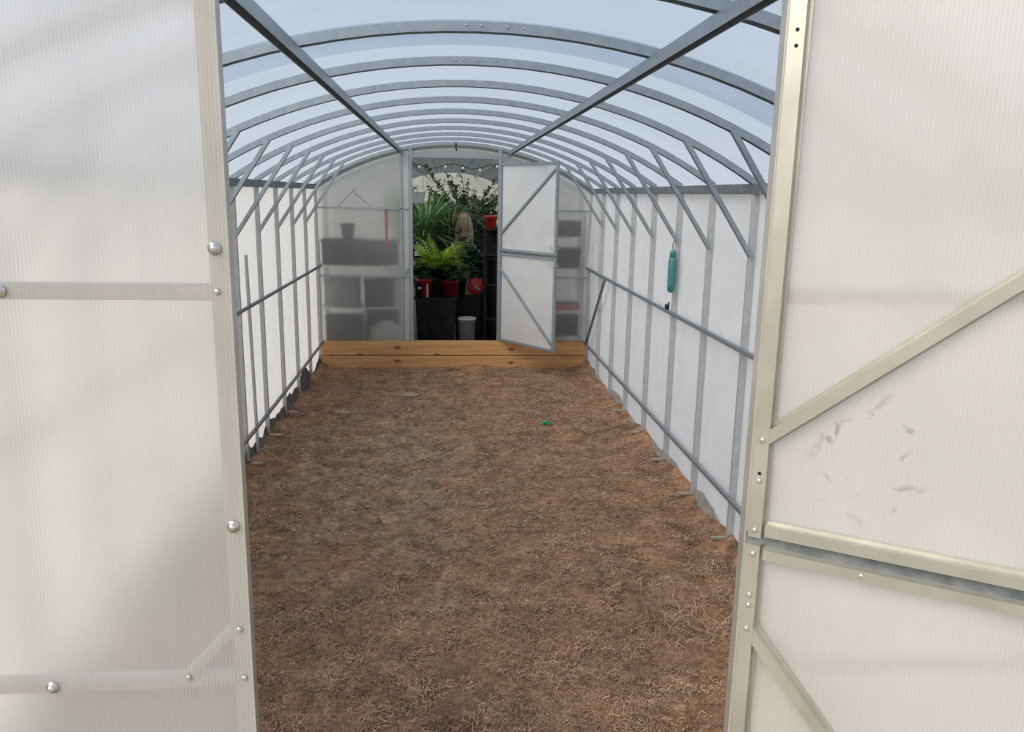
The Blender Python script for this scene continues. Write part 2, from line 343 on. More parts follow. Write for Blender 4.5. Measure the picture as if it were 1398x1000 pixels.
# ------------------------------------------------------------------ dimensions (metres)
HW, YF, YB, NB = 1.4, 1.31, 8.33, 11
BAY = (YB - YF) / NB
ZE, ZA, R = 1.86, 2.285, 2.52
ZC = ZA - R
JAMB = .4505          # centre of the door posts
ZH1, ZH2, ZSPLIT, ZHEAD = 1.633, .947, 1.216, 2.15
def arch_z(x, dz=0.0): return ZC + math.sqrt((R + dz) ** 2 - x * x)
def arc(dz=0.0, n=28, hw=HW):
    a = math.asin(hw / R); return [((R + dz) * math.sin(-a + 2 * a * i / n), ZC + (R + dz) * math.cos(-a + 2 * a * i / n)) for i in range(n + 1)]
def rib_mesh(name, m_, lo=-.014, hi=.015, w=.036, n=28):
    # rolled steel channel, open underneath
    h, t = w / 2, .003
    sec = [(-h, lo), (-h + t, lo), (-h + t, hi - t), (h - t, hi - t), (h - t, lo), (h, lo), (h, hi), (-h, hi)]
    b = MB(); vs = []; a = math.asin(HW / R); m = len(sec)
    for i in range(n + 1):
        an = -a + 2 * a * i / n
        vs += [((R + dz) * math.sin(an), y, ZC + (R + dz) * math.cos(an)) for y, dz in sec]
    fs = [(m * i + k, m * i + (k + 1) % m, m * i + m + (k + 1) % m, m * i + m + k) for i in range(n) for k in range(m)]
    fs += [tuple(range(m - 1, -1, -1)), tuple(m * n + k for k in range(m))]
    b.add(vs, fs); return b.mesh(name, m_)
def roof_sheet(y0, y1, dz, n=36, over=.05):
    """curved polycarbonate sheet, thin, with real arch shape"""
    b = MB(); P = arc(dz, n, HW + over)
    vs = [(x, y, z) for x, z in P for y in (y0, y1)]
    b.add(vs, [(2 * i, 2 * i + 1, 2 * i + 3, 2 * i + 2) for i in range(n)]); return b

# ------------------------------------------------------------------ ground
def gz(x, y):
    pm = math.exp(-((x + .5) / .7) ** 2 - ((y - 5.2) / 1.8) ** 2)
    z = .028 * noise.noise(Vector((x * 1.3, y * 1.3, 3))) + .014 * noise.noise(Vector((x * 5, y * 5, 1)))
    return z + (.006 + .022 * pm) * noise.noise(Vector((x * 6.5, y * 9, 2))) + .010 * pm * noise.noise(Vector((x * 17, y * 17, 8)))
def ground():
    x0, x1, y0, y1, st = -1.52, 1.52, 1.2, 8.34, .022
    nx, ny = int((x1 - x0) / st), int((y1 - y0) / st); vs = []; fs = []
    for j in range(ny + 1):
        for i in range(nx + 1):
            x = x0 + (x1 - x0) * i / nx; y = y0 + (y1 - y0) * j / ny
            z = gz(x, y) + .008 * noise.noise(Vector((x * 14, y * 14, 7)))
            z += .05 * math.exp(-((abs(x) - 1.4) / .07) ** 2) * (.6 + noise.noise(Vector((x, y * 3, 9))))
            vs.append((x, y, z))
    fs = [(j * (nx + 1) + i, j * (nx + 1) + i + 1, (j + 1) * (nx + 1) + i + 1, (j + 1) * (nx + 1) + i) for j in range(ny) for i in range(nx)]
    b = MB(); b.add(vs, fs)
    return b.build('floor', SOIL, smooth=True)
floor = tag(ground(), 'bare brown soil floor strewn with dry grass inside the greenhouse', 'ground', kind='structure')
yard = MB().add([(-40, -40, -.06), (40, -40, -.06), (40, 60, -.06), (-40, 60, -.06)], [(0, 1, 2, 3)]).build('floor_yard', YARD)
tag(yard, 'dry open ground all around the greenhouses', 'ground', kind='structure')
# ------------------------------------------------------------------ side walls
def side_wall(s):
    nm = 'wall_left' if s < 0 else 'wall_right'
    w = empty(nm, 'white translucent %s side wall of the greenhouse with steel posts and rails' % ('left' if s < 0 else 'right'), 'wall', kind='structure')
    pm = MB(); pm.box((0, 0, ZE / 2), (.004, BAY, ZE)); pm = None
    # one film panel between each pair of posts
    b = MB(); n = 8
    vs = []; fs = []
    for j in range(9):
        for i in range(n + 1):
            t = i / n; y = t * BAY; z = -.03 + (ZE + .03) * j / 8
            vs.append((0, y, z))
    fs = [(j * (n + 1) + i, j * (n + 1) + i + 1, (j + 1) * (n + 1) + i + 1, (j + 1) * (n + 1) + i) for j in range(8) for i in range(n)]
    b.add(vs, fs); panel = b.mesh('panel', FILM)
    post = MB().bar((0, 0, -.02), (0, 0, ZE), .030, .024, (1, 0, 0)).mesh('post', POST)
    foot = MB().box((0, 0, 0), (.10, .02, .012)).mesh('foot', ZINC)
    for k in range(NB):
        link('panel', panel, w, (s * (HW + .022), YF + BAY * k, 0))
    for k in range(NB + 1):
        p = link('post', post, w, (s * HW, YF + BAY * k, 0))
        if 3 < k < 9:
            link('foot', foot, p, (-s * .055, -.02, .038))
    xi = s * (HW - .030)
    def rail(z, bow=0.0, m_=STEEL, y0=YF):
        pts = [(xi, y0 + (YB - y0) * i / 12, z + bow * math.sin(math.pi * i / 12)) for i in range(13)]
        mb = MB()
        for a, c in zip(pts, pts[1:]): mb.bar(a, c, .018 if s < 0 else .024, .022)
        mb.build('rail', m_, w)
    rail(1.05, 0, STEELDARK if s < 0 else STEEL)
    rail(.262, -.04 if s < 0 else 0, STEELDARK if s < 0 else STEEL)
    MB().bar((s * (HW - .004), YF, ZE - .022), (s * (HW - .004), YB, ZE - .022), .05, .03).build('eave_rail', STEELDARK, w)
    return w
wl, wr = side_wall(-1), side_wall(1)
MB().bar((1.362, 7.30, 1.03), (1.362, 8.16, .28), .026, .02, (0, 1, 0)).build('strut', STEELDARK, wr)
# loose plastic folds hanging in the far right corner
fb = MB(); vs = []
for j in range(13):
    for i in range(11):
        y = 7.72 + .56 * i / 10; t = j / 12
        vs.append((1.405 - .035 * (.5 + .5 * math.sin(i * 1.7 + t * 2.5)) * (.3 + .7 * t) - .012, y - .10 * (1 - t) * (i / 10 - .5), 1.80 - .70 * t - .05 * t * abs(i - 5) / 5))
fb.add(vs, [(j * 11 + i, j * 11 + i + 1, (j + 1) * 11 + i + 1, (j + 1) * 11 + i) for j in range(12) for i in range(10)])
fb.build('loose_film', FILM, wr, True)
# dark ragged ground film along the foot of the left wall, thinner one on the right
def skirt(s, par, y0, y1, h, bm_):
    b = MB(); n = 300; vs = []
    for i in range(n + 1):
        y = y0 + (y1 - y0) * i / n
        z = h * (.62 + .9 * noise.noise(Vector((s * 3, y * 1.7, 0))) + .25 * noise.noise(Vector((s, y * 7, 4))) + .12 * noise.noise(Vector((s, y * 25, 2))))
        vs += [(s * (HW + .012), y, -.05), (s * (HW + .012), y, max(.02, z)), (s * (HW - .022 - .012 * noise.noise(Vector((y * 4, s, 0)))), y, -.02)]
    b.add(vs, [(3 * i, 3 * i + 1, 3 * i + 4, 3 * i + 3) for i in range(n)] + [(3 * i + 1, 3 * i + 2, 3 * i + 5, 3 * i + 4) for i in range(n)])
    b.build('soil_bank', bm_, par)
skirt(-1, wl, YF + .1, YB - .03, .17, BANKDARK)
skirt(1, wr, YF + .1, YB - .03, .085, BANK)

# ------------------------------------------------------------------ roof
roof = empty('ceiling', 'arched clear plastic roof on grey steel ribs over the brown soil floor', 'roof', kind='structure', loc=(0, 0, 0))
rib = rib_mesh('arch_rib', STEEL)
for k in range(NB + 1):
    y = YF + BAY * k
    link('arch_rib', rib, roof, (0, y, 0))
for k, xs in ((2, (-.035, .01, .09, .14)), (3, (-.06, -.03, .02, .05, .09)), (4, (.0, .06))):
    for x in xs:
        MB().lathe([(.004, 0), (.0036, .002), (.0016, .0035)], (x, YF + BAY * k - .0185, arch_z(x) + .002), n=8, M=Matrix.Rotation(math.pi / 2, 3, 'X')).build('rib_screw', POST, roof, True)
for s in (-1, 1):
    xp = s * .547; zp = arch_z(xp) - .028
    U = [(-.018, -.016), (.018, -.016), (.018, .016), (-.018, .016), (-.018, .0135), (.0155, .0135), (.0155, -.0135), (-.018, -.0135)]
    MB().prism((xp, YF, zp), (xp, YB, zp), U, (0, 0, 1)).build('purlin', STEELMID, roof)
    xa, za_, xb, zb_ = s * (HW - .012), 1.515, s * 1.03, arch_z(1.03) - .012
    kb = MB().bar((xa, 0, za_), (xb, 0, zb_), .026, .022, (0, 1, 0)).mesh('knee_brace', STEEL)
    for k in range(1, NB):
        link('knee_brace', kb, roof, (0, YF + BAY * k - .026, 0))
for y0, y1, dz in ((YF - .06, 3.02, .0235), (2.58, 4.62, .0215), (4.58, 6.62, .0235), (6.58, YB + .02, .0215)):
    roof_sheet(y0, y1, dz).build('roof_sheet', ROOF, roof, True)
MB().tube([(0, YB - .35, ZA - .02), (0, YB - .35, ZA - .075), (.012, YB - .35, ZA - .09)], .008).build('hook', BLACK, roof)

# ------------------------------------------------------------------ end walls
screw_me = MB().lathe([(.0105, 0), (.0105, .0018), (.0065, .0024), (.0062, .005), (.0045, .0078), (.0015, .0088)], M=Matrix.Rotation(math.pi / 2, 3, 'X')).mesh('screw', BOLT, True)
rivet_me = MB().lathe([(.0052, 0), (.0048, .0018), (.003, .0032), (.001, .0036)], n=10, M=Matrix.Rotation(math.pi / 2, 3, 'X')).mesh('rivet', BOLT, True)
hole_me = MB().lathe([(.003, 0), (.003, .0006)], n=10, M=Matrix.Rotation(math.pi / 2, 3, 'X')).mesh('hole', BLACK)

def arch_panel(x0, x1, z0, y, mat_, par, n=14, name='panel'):
    """flat sheet with arched upper edge; origin at its own corner so the flutes follow its width"""
    b = MB(); vs = []
    for i in range(n + 1):
        x = x0 + (x1 - x0) * i / n; vs += [(x, 0, z0), (x, 0, arch_z(x, .018))]
    b.add(vs, [(2 * i, 2 * i + 2, 2 * i + 3, 2 * i + 1) for i in range(n)])
    return b.build(name, mat_, par, loc=(0, y, 0))

def end_wall(nm, label, Y, sheet_mat, sheet_y, frame_mat, z0, bw):
    w = empty(nm, label, 'wall', kind='structure')
    for s in (-1, 1):
        MB().bar((s * JAMB, Y, z0), (s * JAMB, Y, arch_z(JAMB) - .018), .032, .026, (1, 0, 0)).build('door_post', frame_mat, w)
        for z in (ZH1, ZH2):
            MB().bar((s * (JAMB + .016), Y, z), (s * (HW - .018), Y, z), bw, .022).build('cross_bar', frame_mat, w)
        MB().bar((s * (JAMB + .012), Y - .003, ZH2 + .10), (s * (JAMB + .10), Y - .003, ZH2 + .005), .018, .018, (0, 1, 0)).build('corner_brace', frame_mat, w)
        a, b = (s * (JAMB - .016), s * (HW + .01)); arch_panel(min(a, b), max(a, b), z0, sheet_y, sheet_mat, w)
    MB().bar((-JAMB + .016, Y, ZHEAD), (JAMB - .016, Y, ZHEAD), .026, .024).build('header_bar', frame_mat, w)
    arch_panel(-JAMB + .016, JAMB - .016, ZHEAD + .013, sheet_y, sheet_mat, w)
    return w
wf = end_wall('wall_front', 'milky plastic front end wall beside the open doorway', YF, SHEET, YF - .016, ZINC, -.02, .026)
yS = YF - .0165
for x, z in ((-.456, 1.703), (-.784, 1.634), (-.453, 1.239), (-.773, .948), (.456, 1.703), (.784, 1.634)):
    link('screw', screw_me, wf, (x, yS, z))
for x, z in ((-.456, 1.635), (-.453, 1.048), (-.544, .959), (-.449, .955)):
    link('rivet', rivet_me, wf, (x, yS, z))
wb = end_wall('wall_back', 'hazy plastic partition wall above the wooden boards at the far end', YB, SHEETREAR, YB + .016, STEEL, .272, .017)
MB().bar((-.547, YB, .272), (-.547, YB, arch_z(.547) - .018), .022, .022, (1, 0, 0)).build('door_post', STEEL, wb)
MB().box((-.502, YB + .004, 1.24), (.06, .006, 1.93)).build('cover_plate', SHEET, wb)

# ------------------------------------------------------------------ dutch doors
LEAFW = .855
def dutch_door(nm, label, loc, rz, fm, z0, ztop, sheet):
    d = empty(nm, label, 'door', loc, rz, kind='structure')
    inn = (0, -1, 0)
    def leaf(part, a, b, diag):
        L = link(part, None, d); L.empty_display_size = .1
        x0, x1 = .010, LEAFW
        w = .034
        MB().hat((x0 + w / 2, 0, a), (x0 + w / 2, 0, b), w, .020, (1, 0, 0), inn).build('stile', fm, L)
        MB().hat((x1 - w / 2, 0, a), (x1 - w / 2, 0, b), w, .020, (1, 0, 0), inn).build('stile', fm, L)
        for z in (a + .014, b - .014):
            MB().hat((x0 + w, 0, z), (x1 - w, 0, z), .028, .022, (0, 0, 1), inn).build('rail', fm, L)
        (sx, sz), (ex, ez) = diag
        MB().hat((sx, -.001, sz), (ex, -.001, ez), .030, .018, (0, 0, 1), inn).build('brace', fm, L)
        b_ = MB(); b_.add([(x0, 0, a), (x1, 0, a), (x1, 0, b), (x0, 0, b)], [(0, 1, 2, 3)])
        b_.build('sheet', sheet, L, loc=(0, .003, 0))
        if part == 'upper_leaf': MB().box(((x0 + x1) / 2, -.003, a - .008), (x1 - x0, .004, .022)).build('shadow_gap_strip', STEELDARK, L)  # dark strip drawn for the shadow in the gap between the leaves
        return L
    U = leaf('upper_leaf', ZSPLIT + .006, ztop, ((.030, 1.397), (LEAFW - .034, ztop - .06)))
    Lw = leaf('lower_leaf', z0, ZSPLIT - .008, ((.030, 1.045), (LEAFW - .034, z0 + .07)))
    for par, pts in ((U, ((.027, 1.397), (.027, 1.325), (.027, ZSPLIT + .02), (LEAFW - .017, ZSPLIT + .02))),
                     (Lw, ((.027, ZSPLIT - .024), (.027, 1.115), (.027, 1.095), (.027, 1.05), (.2, ZSPLIT - .022), (LEAFW - .017, ZSPLIT - .024)))):
        for x, z in pts: link('rivet', rivet_me, par, (x, -.0202, z))
    for z in (1.338, 2.043, 2.020): link('hole', hole_me, U, (.027, -.0202, z))
    # hinge knuckles and latches
    for par, z in ((U, 1.30), (U, 2.0), (Lw, 1.08), (Lw, z0 + .12)):
        MB().lathe([(.006, -.03), (.006, .03)], (.016, .011, z), n=10).build('hinge', BOLT, par)
    for par, z in ((U, ZSPLIT + .075), (Lw, ZSPLIT - .085)):
        MB().box((LEAFW - .03, -.026, z), (.05, .008, .028)).bar((LEAFW - .07, -.036, z + .012), (LEAFW + .005, -.036, z + .006), .012, .012).lathe([(.008, -.036), (.008, -.02)], (LEAFW - .02, 0, z), n=8, M=Matrix.Rotation(math.pi / 2, 3, 'X')).build('latch', BOLT, par)
    return d
d1 = dutch_door('door_1', 'large two-part front door swung open outwards with diagonal zinc braces', (.4205, YF - .030, 0), math.radians(-33), ZINC, .06, 2.14, SHEETDOOR)
d2 = dutch_door('door_2', 'two-part plastic door ajar above the wooden boards at the far end', (.450, YB - .020, 0), math.radians(-53.5), STEEL, .285, 2.10, SHEETINNER)

# ------------------------------------------------------------------ wooden boards below the far partition
wood_t = empty('timber_kerb', 'two stacked yellow pine boards across the far end below the partition', 'boards', (0, YB - .035, 0))
for z, h in ((.053, .138), (.1965, .135)):
    o = MB().box((0, 0, 0), (2.76, .045, h)).build('plank', WOOD, wood_t, loc=(0, 0, z))
    bv = o.modifiers.new('bevel', 'BEVEL'); bv.width = .004; bv.segments = 2
MB().box((0, .028, .2675), (2.76, .095, .006)).build('top_strip', WOOD, wood_t)

# ------------------------------------------------------------------ straw litter on the floor
def litter(name, n, lens, w, label, ysel, seed, lift=.02, patch=True):
    g = np.random.default_rng(seed)
    X = g.uniform(-1.36, 1.36, n); Y = ysel(g, n)
    if patch:
        dd = np.hypot((X + .5) / .7, (Y - 5.0) / 1.8) + np.array([.45 * noise.noise(Vector((x * 2.6, y * 2.6, 0))) for x, y in zip(X, Y)])
        dens = np.clip((dd - .35) / .8, .12, 1) * np.clip(.75 + .6 * np.array([noise.noise(Vector((x * 1.7, y * 1.7, 5))) for x, y in zip(X, Y)]), .2, 1)
        keep = g.uniform(0, 1, n) < dens; X, Y = X[keep], Y[keep]
    n = len(X)
    Z = np.array([gz(x, y) for x, y in zip(X, Y)])
    a = g.uniform(0, 2 * math.pi, n); L = g.uniform(lens[0], lens[1], n); bend = g.normal(0, .22, n); tilt = np.abs(g.normal(0, .22, n)); ww = w * g.uniform(.6, 1.3, n)
    vs = np.zeros((n, 6, 3)); 
    for k, t in enumerate((0, .5, 1)):
        ang = a + bend * t * 2; cx = X + np.cos(ang) * L * (t - .5); cy = Y + np.sin(ang) * L * (t - .5)
        cz = Z + .006 + g.uniform(0, lift * .4, n) * 1.0 + L * tilt * math.sin(t * 1.6) * .5
        px, py = -np.sin(ang) * ww / 2, np.cos(ang) * ww / 2
        vs[:, 2 * k] = np.stack([cx - px, cy - py, cz], 1); vs[:, 2 * k + 1] = np.stack([cx + px, cy + py, cz + ww * .3], 1)
    base = (np.arange(n) * 6)[:, None]
    f = np.concatenate([base + np.array([0, 1, 3, 2]), base + np.array([2, 3, 5, 4])], 0)
    me = bpy.data.meshes.new(name); me.from_pydata(vs.reshape(-1, 3).tolist(), [], f.tolist()); me.materials.append(STRAW)
    o = link(name, me); tag(o, label, 'straw', kind='stuff'); return o
near = lambda g, n: 2.0 + 6.25 * g.uniform(0, 1, n) ** 1.7
litter('dry_grass_litter', 200000, (.008, .028), .0021, 'fine dry brown grass clippings scattered over the soil floor', near, 3)
litter('pale_straw_litter', 2500, (.025, .08), .0024, 'longer pale straw stalks lying loose on the soil floor', near, 4, .05)
def edge_tufts(seed):
    g = np.random.default_rng(seed); b = MB()
    spots = [(1.22, 6.0), (1.2, 6.4), (1.15, 6.8), (1.28, 5.4), (1.05, 7.1), (-1.2, 4.6), (-1.25, 5.0), (-1.15, 4.2), (-1.2, 5.6), (.9, 3.1), (1.05, 3.0), (.95, 7.4), (-.05, 8.15)]
    for sx, sy in spots:
        for i in range(70):
            x = sx + g.normal(0, .09); y = sy + g.normal(0, .13); x = max(-1.2, min(1.2, x)); y = min(8.1, y)
            an = g.uniform(0, 6.28); L = g.uniform(.06, .16); z = gz(x, y)
            d = Vector((math.cos(an), math.sin(an), 0))
            b.blade((x, y, z), Vector((x, y, z + L * g.uniform(.2, .6))) + d * L * .4, Vector((x, y, z + .01 + L * g.uniform(0, .35))) + d * L, .003, n=3)
    o = b.build('dry_grass_tufts', STRAW); tag(o, 'dry straw tufts clumped along the edges of the soil floor', 'dry grass', kind='stuff')
edge_tufts(11)
def crumbs():
    g = np.random.default_rng(5); b = MB()
    for i in range(1900):
        x = g.uniform(-1.3, 1.3); y = 2.2 + 6.0 * g.uniform() ** 1.2
        if g.uniform() < .5: x = float(np.clip(g.normal(-.5, .4), -1.3, 1.3)); y = float(np.clip(g.normal(5.4, 1.1), 2.2, 8.2))
        r = g.uniform(.004, .014) * (1.5 if g.uniform() < .12 else 1); z = gz(x, y) + r * .25; a = g.uniform(0, 6.28)
        vs = [(x + r * math.cos(a + k * 1.57) * g.uniform(.7, 1.3), y + r * math.sin(a + k * 1.57) * g.uniform(.7, 1.2), z) for k in range(4)]
        vs += [(x, y, z + r * g.uniform(.5, .9)), (x, y, z - r * .5)]
        b.add(vs, [(0, 1, 4), (1, 2, 4), (2, 3, 4), (3, 0, 4), (1, 0, 5), (2, 1, 5), (3, 2, 5), (0, 3, 5)])
    o = b.build('soil_crumbs', CRUMB); tag(o, 'loose crumbs of earth scattered over the bare soil', 'soil', kind='stuff')
crumbs()
gb = MB().box((.690, 6.07, .028), (.05, .035, .02), Matrix.Rotation(.5, 3, 'Z')).box((.715, 6.05, .026), (.02, .05, .012), Matrix.Rotation(-.4, 3, 'Z')).build('plastic_scrap', GREENBIT)
tag(gb, 'small green scrap lying on the brown soil', 'scrap')
def clod(x, y, r, label, m_):
    b = MB(); n = 9
    prof = [(r * .9, 0), (r, r * .18), (r * .7, r * .38), (r * .2, r * .45)]
    b.lathe(prof, n=n); b.v = [(v[0] * (1 + .35 * noise.noise(Vector(v) * 40 + Vector((x, y, 0)))), v[1] * .7 * (1 + .3 * noise.noise(Vector(v) * 30)), v[2]) for v in b.v]
    o = b.build('soil_clod', m_, loc=(x, y, gz(x, y) - .004)); tag(o, label, 'clod')
PALESOIL = noisy('pale_clod', (.30, .24, .19), (.42, .34, .27), 30, .95, 0, .5)
clod(-.42, 7.05, .075, 'pale soil clod lying on bare ground before the boards', PALESOIL)
clod(-.95, 6.45, .06, 'pale clod of earth near the foot of the left wall', PALESOIL)

# ------------------------------------------------------------------ small things on the walls
tt = empty('hanging_tool_case', 'slim teal plastic case hanging from the right wall post', 'tool case', (1.362, 5.10, 1.185))
MB().lathe([(.012, 0), (.024, .012), (.027, .05), (.028, .20), (.024, .225), (.020, .23)], n=12).build('body', TEAL, tt, True)
MB().lathe([(.021, .23), (.021, .262), (.012, .272)], n=12).build('cap', TEAL, tt, True)
MB().tube([(0, 0, .27), (-.004, 0, .31), (.008, .01, .34), (.02, .014, .355)], .0035).build('hook', STEELDARK, tt)
cl = empty('spring_clip', 'small black clip gripping the middle rail of the right wall', 'clip', (1.37, 5.20, 1.055))
MB().bar((0, -.03, .012), (0, .03, .024), .03, .012).build('jaw', BLACK, cl)
MB().bar((0, -.035, .022), (-.004, -.05, .055), .02, .010).build('lever', BLACK, cl)
stk = MB().bar((-1.382, 5.375, .03), (-1.386, 5.335, 1.38), .022, .018, (0, 1, 0)).build('shadow_streak_bar', POST)  # grey bar added for a shadowy streak showing through the wall film
tag(stk, 'slender grey bar standing in for a shadowy streak on the left wall', 'streak')

# ------------------------------------------------------------------ second greenhouse beyond the partition
AY0, AY1 = YB + .05, 18.5
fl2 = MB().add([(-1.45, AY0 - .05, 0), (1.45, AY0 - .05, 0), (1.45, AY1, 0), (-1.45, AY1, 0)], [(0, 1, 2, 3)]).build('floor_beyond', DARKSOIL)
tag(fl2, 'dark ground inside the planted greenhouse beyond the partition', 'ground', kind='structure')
for s, side in ((-1, 'left'), (1, 'right')):
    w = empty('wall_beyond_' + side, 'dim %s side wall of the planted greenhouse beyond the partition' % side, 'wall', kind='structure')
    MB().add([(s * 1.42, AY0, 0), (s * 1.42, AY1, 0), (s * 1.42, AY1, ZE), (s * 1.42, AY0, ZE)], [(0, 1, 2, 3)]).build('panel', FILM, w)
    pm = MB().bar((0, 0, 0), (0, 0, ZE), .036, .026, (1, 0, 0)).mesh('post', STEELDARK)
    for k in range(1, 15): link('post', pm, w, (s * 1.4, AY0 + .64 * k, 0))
r2 = empty('ceiling_beyond', 'grey arched roof of the planted greenhouse seen through the far doorway', 'roof', kind='structure')
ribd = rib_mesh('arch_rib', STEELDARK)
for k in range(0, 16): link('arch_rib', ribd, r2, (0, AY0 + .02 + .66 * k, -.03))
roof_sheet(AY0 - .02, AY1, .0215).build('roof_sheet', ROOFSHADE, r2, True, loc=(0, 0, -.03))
for s in (-1, 1):
    MB().bar((s * .547, AY0, arch_z(.547) - .05), (s * .547, AY1, arch_z(.547) - .05), .04, .03).build('purlin', STEELDARK, r2)
we = empty('wall_beyond_end', 'pale cream end wall behind the plants in the far greenhouse', 'wall', kind='structure')
arch_panel(-1.42, 1.42, 0.03, AY1, CREAM, we).location.z = -.03

def pot_mesh(r, h, m_, rim=True):
    p = [(r * .72, 0), (r * .96, h * .86)]
    p += [(r * 1.06, h * .86), (r * 1.06, h), (r * .94, h), (r * .9, h * .9)] if rim else [(r, h), (r * .93, h), (r * .9, h * .92)]
    return MB().lathe(p, n=20).mesh('pot', m_, True)
def plant(name, label, cat, loc, pot, foliage, group=None):
    t = empty(name, label, cat, loc, group=group)
    link('pot', pot_mesh(*pot), t)
    foliage(t, pot[1]); return t
def fronds(n, L, m_, h0=.02, arch=.6, droop=.25, w=.05, leaflets=9, seed=0, stem=0.0):
    def f(t, ph):
        g = random.Random(seed)
        if stem: MB().tube([(0, 0, ph - .03), (.01, .005, ph + stem * .5), (0, 0, ph + stem + .01)], [.02, .016, .012]).build('stem', BARK, t)
        for i in range(n):
            a = i * 2.4 + g.uniform(-.3, .3); l = L * g.uniform(.65, 1.05); el = g.uniform(.35, 1.0)
            d = Vector((math.cos(a), math.sin(a), 0)); p0 = Vector((0, 0, ph + stem - .02)) + d * .02
            p1 = p0 + d * l * arch * .5 + Vector((0, 0, l * .75 * el)); p2 = p0 + d * l * arch * 1.1 + Vector((0, 0, l * (.9 * el - droop)))
            b = MB(); b.blade(p0, p1, p2, .008, n=4)
            for k in range(1, leaflets + 1):
                tt_ = .18 + .82 * k / leaflets; p = p0 * (1 - tt_) ** 2 + p1 * 2 * tt_ * (1 - tt_) + p2 * tt_ * tt_
                tn = ((p1 - p0) * (1 - tt_) + (p2 - p1) * tt_).normalized(); sd = tn.cross(Vector((0, 0, 1)));
                if sd.length < .01: sd = Vector((1, 0, 0))
                sd.normalize(); ll = w * 2.2 * (1 - .6 * tt_) * g.uniform(.8, 1.2)
                for s in (-1, 1):
                    e_ = p + sd * s * ll * .8 + tn * ll * .6
                    b.blade(p, (p + e_) / 2 + Vector((0, 0, ll * .12)), e_, w * .5, n=2)
            b.build('frond', m_, t)
    return f
def sword(n, L, m_, w=.03, seed=0, stem=.0, spread=.8, droop=.35):
    def f(t, ph):
        g = random.Random(seed)
        if stem: MB().tube([(0, 0, ph - .03), (.02, .01, ph + stem * .5), (0, 0, ph + stem)], [.03, .026, .022]).build('trunk', BARK, t)
        for i in range(n):
            a = i * 2.4 + g.uniform(-.3, .3); l = L * g.uniform(.7, 1.1); el = g.uniform(.2, 1.0); d = Vector((math.cos(a), math.sin(a), 0))
            p0 = Vector((0, 0, ph + stem - .01)); p1 = p0 + d * l * .35 * spread + Vector((0, 0, l * .75 * el)); p2 = p0 + d * l * spread + Vector((0, 0, l * (el * .9 - droop)))
            MB().blade(p0, p1, p2, w * g.uniform(.8, 1.2), n=6).build('leaf', m_, t)
    return f
def bushy(nb, L, m_, seed=0, lw=.035, nl=14):
    def f(t, ph):
        g = random.Random(seed)
        for i in range(nb):
            a = i * 2.4 + g.uniform(-.4, .4); l = L * g.uniform(.6, 1.1); el = g.uniform(.45, 1.1); d = Vector((math.cos(a), math.sin(a), 0))
            p0 = Vector((0, 0, ph - .02)); p1 = p0 + d * l * .15 + Vector((0, 0, l * .6)); p2 = p0 + d * l * .55 + Vector((0, 0, l * el))
            b = MB(); b.tube([p0, p1, p2], [.007, .005, .002], 5); o = b.build('branch', BARK, t)
            lb = MB()
            for k in range(nl):
                u = .25 + .75 * k / nl; p = p0 * (1 - u) ** 2 + p1 * 2 * u * (1 - u) + p2 * u * u
                dd = Vector((g.uniform(-1, 1), g.uniform(-1, 1), g.uniform(-.4, .7))).normalized(); ln = g.uniform(.06, .12)
                lb.blade(p, p + dd * ln * .5 + Vector((0, 0, .012)), p + dd * ln, lw, n=3)
            lb.build('foliage', m_, o)
    return f

# bench: two black tubs carrying the front row of pots
def tub(label, loc, w, d, h, group=None):
    t = empty('storage_tub', label, 'tub', loc)
    MB().box((0, 0, h / 2), (w, d, h), taper=.9).build('body', BLACK, t)
    MB().box((0, 0, h - .012), (w + .03, d + .03, .024)).build('rim', BLACK, t)
    MB().box((0, -d / 2 + .004, h * .42), (w * .30, .02, h * .5)).build('front_rib', BLACK, t)
    return t
tub('wide black plastic tub standing just behind the far doorway', (-.21, 9.22, 0), .46, .40, .64)
plant('potted_fern', 'bright yellow-green fern in a tall dark pot on the black tub', 'plant', (-.20, 9.26, .64), (.12, .27, BLACK), fronds(85, .56, FERN, droop=.15, arch=.62, w=.036, leaflets=12, seed=1))
plant('potted_fern', 'dark blue-green low plant in a red pot before the bright fern', 'plant', (-.335, 9.13, .64), (.085, .21, RED), fronds(55, .32, DEEP, droop=.3, arch=.9, w=.04, leaflets=8, seed=2))
plant('potted_fern', 'dark green plant in a maroon bowl at the right of the bright fern', 'plant', (-.055, 9.20, .64), (.11, .19, MAROON), fronds(60, .34, DEEP, droop=.25, arch=.9, w=.04, leaflets=8, seed=3))
np_ = empty('nursery_pot', 'small black nursery pot with a white tag on the tub', 'pot', (-.40, 9.10, .64))
# tags sit on its front
link('pot', pot_mesh(.055, .16, BLACK), np_); MB().box((.008, -.056, .105), (.038, .004, .03)).build('price_tag', WHITEPL, np_)
lb = MB().box((0, 0, .07), (.018, .004, .14)).box((0, 0, .145), (.022, .004, .02)).build('plant_label', WHITEPL, loc=(-.305, 9.035, .64)); tag(lb, 'narrow white plant label stick standing on the black tub', 'label')
